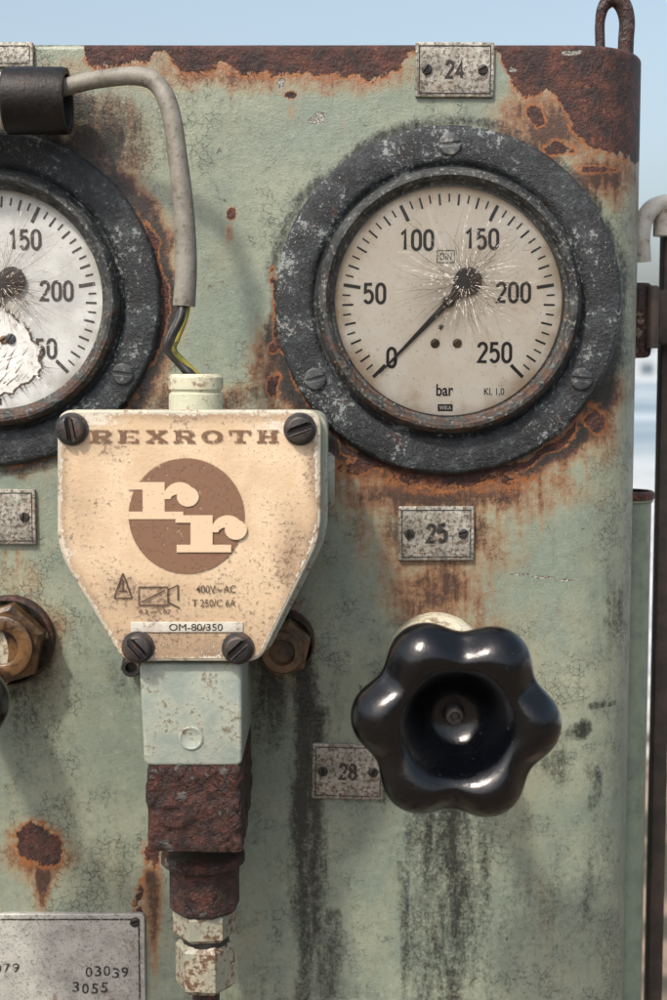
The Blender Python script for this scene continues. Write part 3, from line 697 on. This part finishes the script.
fitting(0,648,'rusty brass hex fitting with pale worn ring',43,46,MBRASS,MR)
# ------------------------------------------------------------ handwheels
def wheel(px,py,label):
    DB=198; DM=DB+41
    c=P(px,py,DM); c=Vector((c.x,0,c.z))
    t=Thing('handwheel',label,'handwheel',Vector((c.x,0,c.z)),'black star handwheels')
    kk=sc(DM); Ro=108*kk; seg=144; ph0=math.radians(-3)
    prof=[(.16,0,0),(.30,0,0),(.34,3,0),(.38,10,.0),(.55,14,.5),(.80,17,.9),(.93,22,1),(.985,31,1),(1.0,41,1),(.985,50,1),(.94,58,1),(.87,64.5,1),(.79,69,.95),(.70,71,.8),(.62,69.5,.55),(.55,65,.32),(.49,58,.15),(.43,49,.05),(.37,40,0),(.31,32,0),(.25,26,0),(.18,22.5,0),(.10,21,0),(.002,21,0)]
    rings=[]
    for s_,d,am in prof:
        ring_=[]
        for j in range(seg):
            th=2*math.pi*j/seg; w=math.cos(6*(th-ph0)); w=w-.10*math.cos(12*(th-ph0))+.06
            r=Ro*s_*(1 - .076*am + .076*am*w)
            dd=d-(7*am*(1-w)*.5 if d>50 else 0)
            ring_.append(Vector((c.x+r*math.cos(th),-(DB+dd),c.z+r*math.sin(th))))
        rings.append(ring_)
    g=G(); g.grid(rings,True,False,False); o=t.part('star_grip',g,MBK,sharp=60)
    m=o.modifiers.new('s','SUBSURF'); m.levels=1; m.render_levels=1
    g=G(); lathe(g,Vector((c.x,-(DB+19),c.z)),[(10*kk,0),(10*kk,8),(8.5*kk,10.5),(5*kk,11),(4*kk,10),(3.3*kk,8),(.2,8)],segs=32); t.part('spindle_end',g,MSC)
    g=G(); lathe(g,c,[(13,20),(13,DB+2)],segs=28,cap0=True); t.part('spindle',g,MSC)
    g=G(); lathe(g,c,[(24,30),(26,33),(26,120),(22,126),(13,127)],segs=32); t.part('gland_nut',g,MCREAM)
    g=G(); lathe(g,c,[(50,-3),(50,30),(47,36),(40,38),(26,39)],segs=48); t.part('valve_collar',g,MCREAM)
    return t
wheel(456,720,'glossy black six lobed star handwheel on a cream collar')
wheel(-96,700,'glossy black six lobed star handwheel beside the brass fitting')
# ------------------------------------------------------------ cable, wires, sleeve
pth=[P(20,92,52),P(60,88,56),P(95,80,66),P(135,76,80),P(157,84,90),(P(170,110,98)),P(178,160,104),P(184,215,108),P(186,265,110),P(184,306,110)]
t=Thing('cable','grey sheathed cable bending down to the junction box gland','cable',pth[-1])
g=G(); tube(g,pth,[8,8,8,8.5,8.5,8.7,9,9.5,10,10.3],24,8,True,True); t.part('sheath',g,MCAB)
for i,(mt_,off) in enumerate(((MBLK,-3.0),(MYEL,3.6),(MBLK,1),(MBLK,-1))):
    q=[P(184+off,300,110+i),P(181+off,318,113+i*2),P(172+off*1.4,338,118+i),P(170+off,350,118),P(180+off,362,114),P(193+off*1.3,376,110+i*2),P(196+off,385,110)]
    g=G(); tube(g,q,3.1,12,6); t.part('wire',g,mt_,label=('yellow green wire' if i==1 else 'black wire'))
cL=P(-90,101,48); cR=P(68,101,48)
t=Thing('cable_sleeve','blackened rusty tube clamped to the cabinet holding the cable','tube',Vector(((cL.x+cR.x)/2,-48,cR.z)))
L_=cR.x-P(6,101,48).x; o_=Vector((P(6,101,48).x,-48,cR.z-0))
g=G(); lathe(g,o_,[(29,0),(31,2),(31,L_-4),(30,L_),(25,L_),(24,L_-3),(24,L_*.2),(.3,L_*.2)],ax='X',segs=48); t.part('sleeve',g,MSLV)
g=G(); lathe(g,Vector((cL.x,-48,cR.z)),[(26,0),(26,o_.x-cL.x+4)],ax='X',segs=40,cap0=True); t.part('inner_pipe',g,MWHT)
# ------------------------------------------------------------ lifting eye, post, pipes beside the cabinet
def TP(pts): return [P(*p) for p in pts]
t=Thing('lifting_eye','rusty brown steel lifting eye on top of the cabinet','lifting eye',P(615,60,-60))
g=G(); tube(g,TP([(601,70,-70),(600,40,-70),(600,22,-70),(603,8,-70),(610,0,-70),(618,0,-70),(624,8,-70),(627,22,-70),(626,40,-70),(625,70,-70)]),[5,5,5,6,8,9,8.5,8,8,8],20,8); t.part('eye_ring',g,MEYE)
t=Thing('fence_post','slim dark brown steel post beside the cabinet','post',P(663,700,-190))
g=G(); a=P(662,900,-190); b=P(662,232,-190); xm=P(663,520,-190).x; prism(g,round_poly(rect(xm-8,xm+9,a.z-500,b.z),3,3),-200,-180,2); t.part('post_shaft',g,MPOST)
g=G(); a=P(655,345,-160); b=P(690,290,-160); prism(g,round_poly(rect(a.x,b.x,a.z,b.z),7,3),-178,-150,3); t.part('clamp_plate',g,MPOST)
t=Thing('hinge_bracket','rusty brown bracket fixed to the cabinet side','bracket',P(645,320,-110))
g=G(); a=P(630,358,-110); b=P(651,283,-110); prism(g,round_poly(rect(a.x-10,b.x,a.z,b.z),7,3),-140,-100,3); t.part('bracket_block',g,m_rust('bracket_rust',(.16,.12,.09),.52))
g=G(); q=P(654,318,-100); lathe(g,Vector((q.x-2,100,q.z-32)),[(7,0),(7,64),(5,66)],ax='Z',segs=20,cap0=True,cap1=True); t.part('hinge_pin',g,MPOST)
t=Thing('handrail','off white painted bent tube handrail beside the cabinet','handrail',P(660,215,-170))
g=G(); tube(g,TP([(642,262,-150),(641,236,-150),(646,216,-155),(660,205,-165),(696,202,-180),(790,200,-220)]),10,20,8); t.part('rail_tube',g,MWHT)
g=G(); q=P(664,222,-175); lathe(g,Vector((q.x,175-6,q.z-16)),[(13,0),(13,28),(10,31)],ax='Z',segs=24,cap0=True,cap1=True); t.part('rail_joint',g,MWHT)
t=Thing('green_pipe','tall green painted standing pipe with dark rim','pipe',P(630,900,-140))
g=G(); a=P(628,1300,-110); b=P(627,495,-110); lathe(g,Vector((b.x,110,a.z)),[(26,0),(26,b.z-a.z-8),(28,b.z-a.z-6),(28,b.z-a.z),(25,b.z-a.z+1),(24,b.z-a.z-30)],ax='Z',segs=40); t.part('pipe_wall',g,MGPIPE,sharp=30)
g=G(); lathe(g,Vector((b.x,110,b.z-4)),[(28.6,0),(29,2),(29,7),(27,9),(24,9)],ax='Z',segs=40); t.part('pipe_rim',g,MR)
# ------------------------------------------------------------ setting (metres)
def mm(name,v,f,mat):
    me=bpy.data.meshes.new(name); me.from_pydata(v,[],f); me.materials.append(mat); me.update(); o=bpy.data.objects.new(name,me); COL.objects.link(o); return o
def m_ground():
    s=Mt('hazed_gravel_ground'); n=s.N('ShaderNodeTexNoise'); n.inputs['Scale'].default_value=3.3; n.inputs['Detail'].default_value=8
    tc=s.N('ShaderNodeTexCoord'); s.t.links.new(tc.outputs['Object'],n.inputs['Vector'])
    n2=s.N('ShaderNodeTexNoise'); n2.inputs['Scale'].default_value=.12; s.t.links.new(tc.outputs['Object'],n2.inputs['Vector']); n2.inputs['Detail'].default_value=7
    sx=s.N('ShaderNodeSeparateXYZ'); s.t.links.new(tc.outputs['Object'],sx.inputs[0]); yy=sx.outputs[1]; nf=n.outputs[0]; nf2=n2.outputs[0]
    near=s.mix(s.mr(nf,.44,.56),(.045,.040,.026),(.20,.15,.11))
    mid=s.mix(s.mr(nf,.42,.58),(.34,.36,.37),(.46,.48,.49))
    far=s.mix(s.mr(nf2,.42,.58),(.16,.22,.27),(.32,.38,.42))  # distance haze painted into the far ground as blue-grey
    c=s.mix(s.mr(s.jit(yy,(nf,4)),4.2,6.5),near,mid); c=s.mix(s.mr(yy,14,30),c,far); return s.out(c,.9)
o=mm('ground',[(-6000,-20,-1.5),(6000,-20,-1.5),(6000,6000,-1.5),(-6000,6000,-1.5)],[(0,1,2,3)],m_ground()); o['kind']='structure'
def m_plain(name,c0,c1,sz):
    s=Mt(name); n=s.N('ShaderNodeTexNoise'); n.inputs['Scale'].default_value=sz; tc=s.N('ShaderNodeTexCoord'); s.t.links.new(tc.outputs['Object'],n.inputs['Vector'])
    return s.out(s.mix(s.mr(n.outputs[0],.4,.6),c0,c1),.9)
hv=[];hf=[];n=120
for i in range(n):
    x=-2500+5000*i/(n-1); h=22+50*abs(math.sin(i*.13))+14*math.sin(i*.71)+8*math.sin(i*1.9)
    hv+=[(x,2600,-2),(x,2700,h)]
for i in range(n-1): hf.append((2*i,2*i+2,2*i+3,2*i+1))
o=mm('hills',hv,hf,m_plain('hazy_blue_hills',(.18,.30,.41),(.24,.35,.45),.004)); o['kind']='structure'  # aerial haze is put into the hills' base colour
rnd=random.Random(4); MBL=m_plain('haze_paled_facade',(.42,.45,.47),(.30,.34,.38),.1); MBW=m_plain('facade_windows',(.10,.13,.16),(.16,.19,.22),.2)  # facades paled and blued to paint in distance haze
for i in range(7):
    d=rnd.uniform(160,420); x=d*(.205+.012*i)+rnd.uniform(-3,3); w=rnd.uniform(6,12); h=rnd.uniform(4,12)
    e=bpy.data.objects.new('distant_building',None); COL.objects.link(e); e.location=(x,d,-1.5); e['label']='pale distant city block with rows of windows'; e['category']='building'; e['group']='distant city blocks'
    v=[];f=[]
    def bx(x0,x1,y0,y1,z0,z1):
        n=len(v); v.extend([(x0,y0,z0),(x1,y0,z0),(x1,y1,z0),(x0,y1,z0),(x0,y0,z1),(x1,y0,z1),(x1,y1,z1),(x0,y1,z1)])
        f.extend([tuple(n+k for k in q) for q in ((0,1,5,4),(1,2,6,5),(2,3,7,6),(3,0,4,7),(4,5,6,7))])
    bx(-w/2,w/2,0,w,0,h); bx(-w/2-.3,w/2+.3,-.3,w+.3,h,h+.5); bx(-w/5,w/5,w*.3,w*.6,h+.5,h+2)
    o=mm('building_wall',v,f,MBL); o.parent=e
    for a in range(int(w/3)):
        for b in range(int(h/3)):
            v=[];f=[]; bx(-w/2+.7+a*3,-w/2+2.4+a*3,-.05,.02,b*3+1,b*3+2.4); o=mm('window',v,f,MBW); o.parent=e
# ------------------------------------------------------------ light, sky, camera
w=bpy.data.worlds.new('World'); scene.world=w; w.use_nodes=True; nt=w.node_tree
sky=nt.nodes.new('ShaderNodeTexSky'); sky.sky_type='NISHITA'; sky.sun_disc=False
EL,AZ=math.radians(50),math.radians(212)
sky.sun_elevation=EL; sky.sun_rotation=AZ; sky.dust_density=5; sky.air_density=1.0; sky.ozone_density=1.0
hs=nt.nodes.new('ShaderNodeHueSaturation'); hs.inputs['Saturation'].default_value=.72; hs.inputs['Value'].default_value=1.5; hs.inputs['Hue'].default_value=.482
bg=nt.nodes['Background']; bg.inputs['Strength'].default_value=.15; nt.links.new(sky.outputs[0],hs.inputs['Color']); nt.links.new(hs.outputs[0],bg.inputs[0])
sd=Vector((math.sin(AZ)*math.cos(EL),math.cos(AZ)*math.cos(EL),math.sin(EL)))
ld=bpy.data.lights.new('sun','SUN'); ld.energy=3.7; ld.angle=math.radians(4); ld.color=(1,.91,.78)
lo=bpy.data.objects.new('sun',ld); COL.objects.link(lo); lo.rotation_euler=(-sd).to_track_quat('-Z','Y').to_euler(); lo.location=sd*3
cd=bpy.data.cameras.new('camera'); cam=bpy.data.objects.new('camera',cd); COL.objects.link(cam)
cam.location=(0,-DY*S,0); cam.rotation_euler=(math.radians(90)-PT,0,0)
cd.sensor_fit='HORIZONTAL'; cd.sensor_width=24; cd.lens=F/667*24; cd.clip_start=.02; cd.clip_end=20000
cd.dof.use_dof=True; cd.dof.focus_distance=.66; cd.dof.aperture_fstop=11
scene.camera=cam
scene.view_settings.view_transform='Standard'; scene.view_settings.look='None'; scene.view_settings.exposure=0
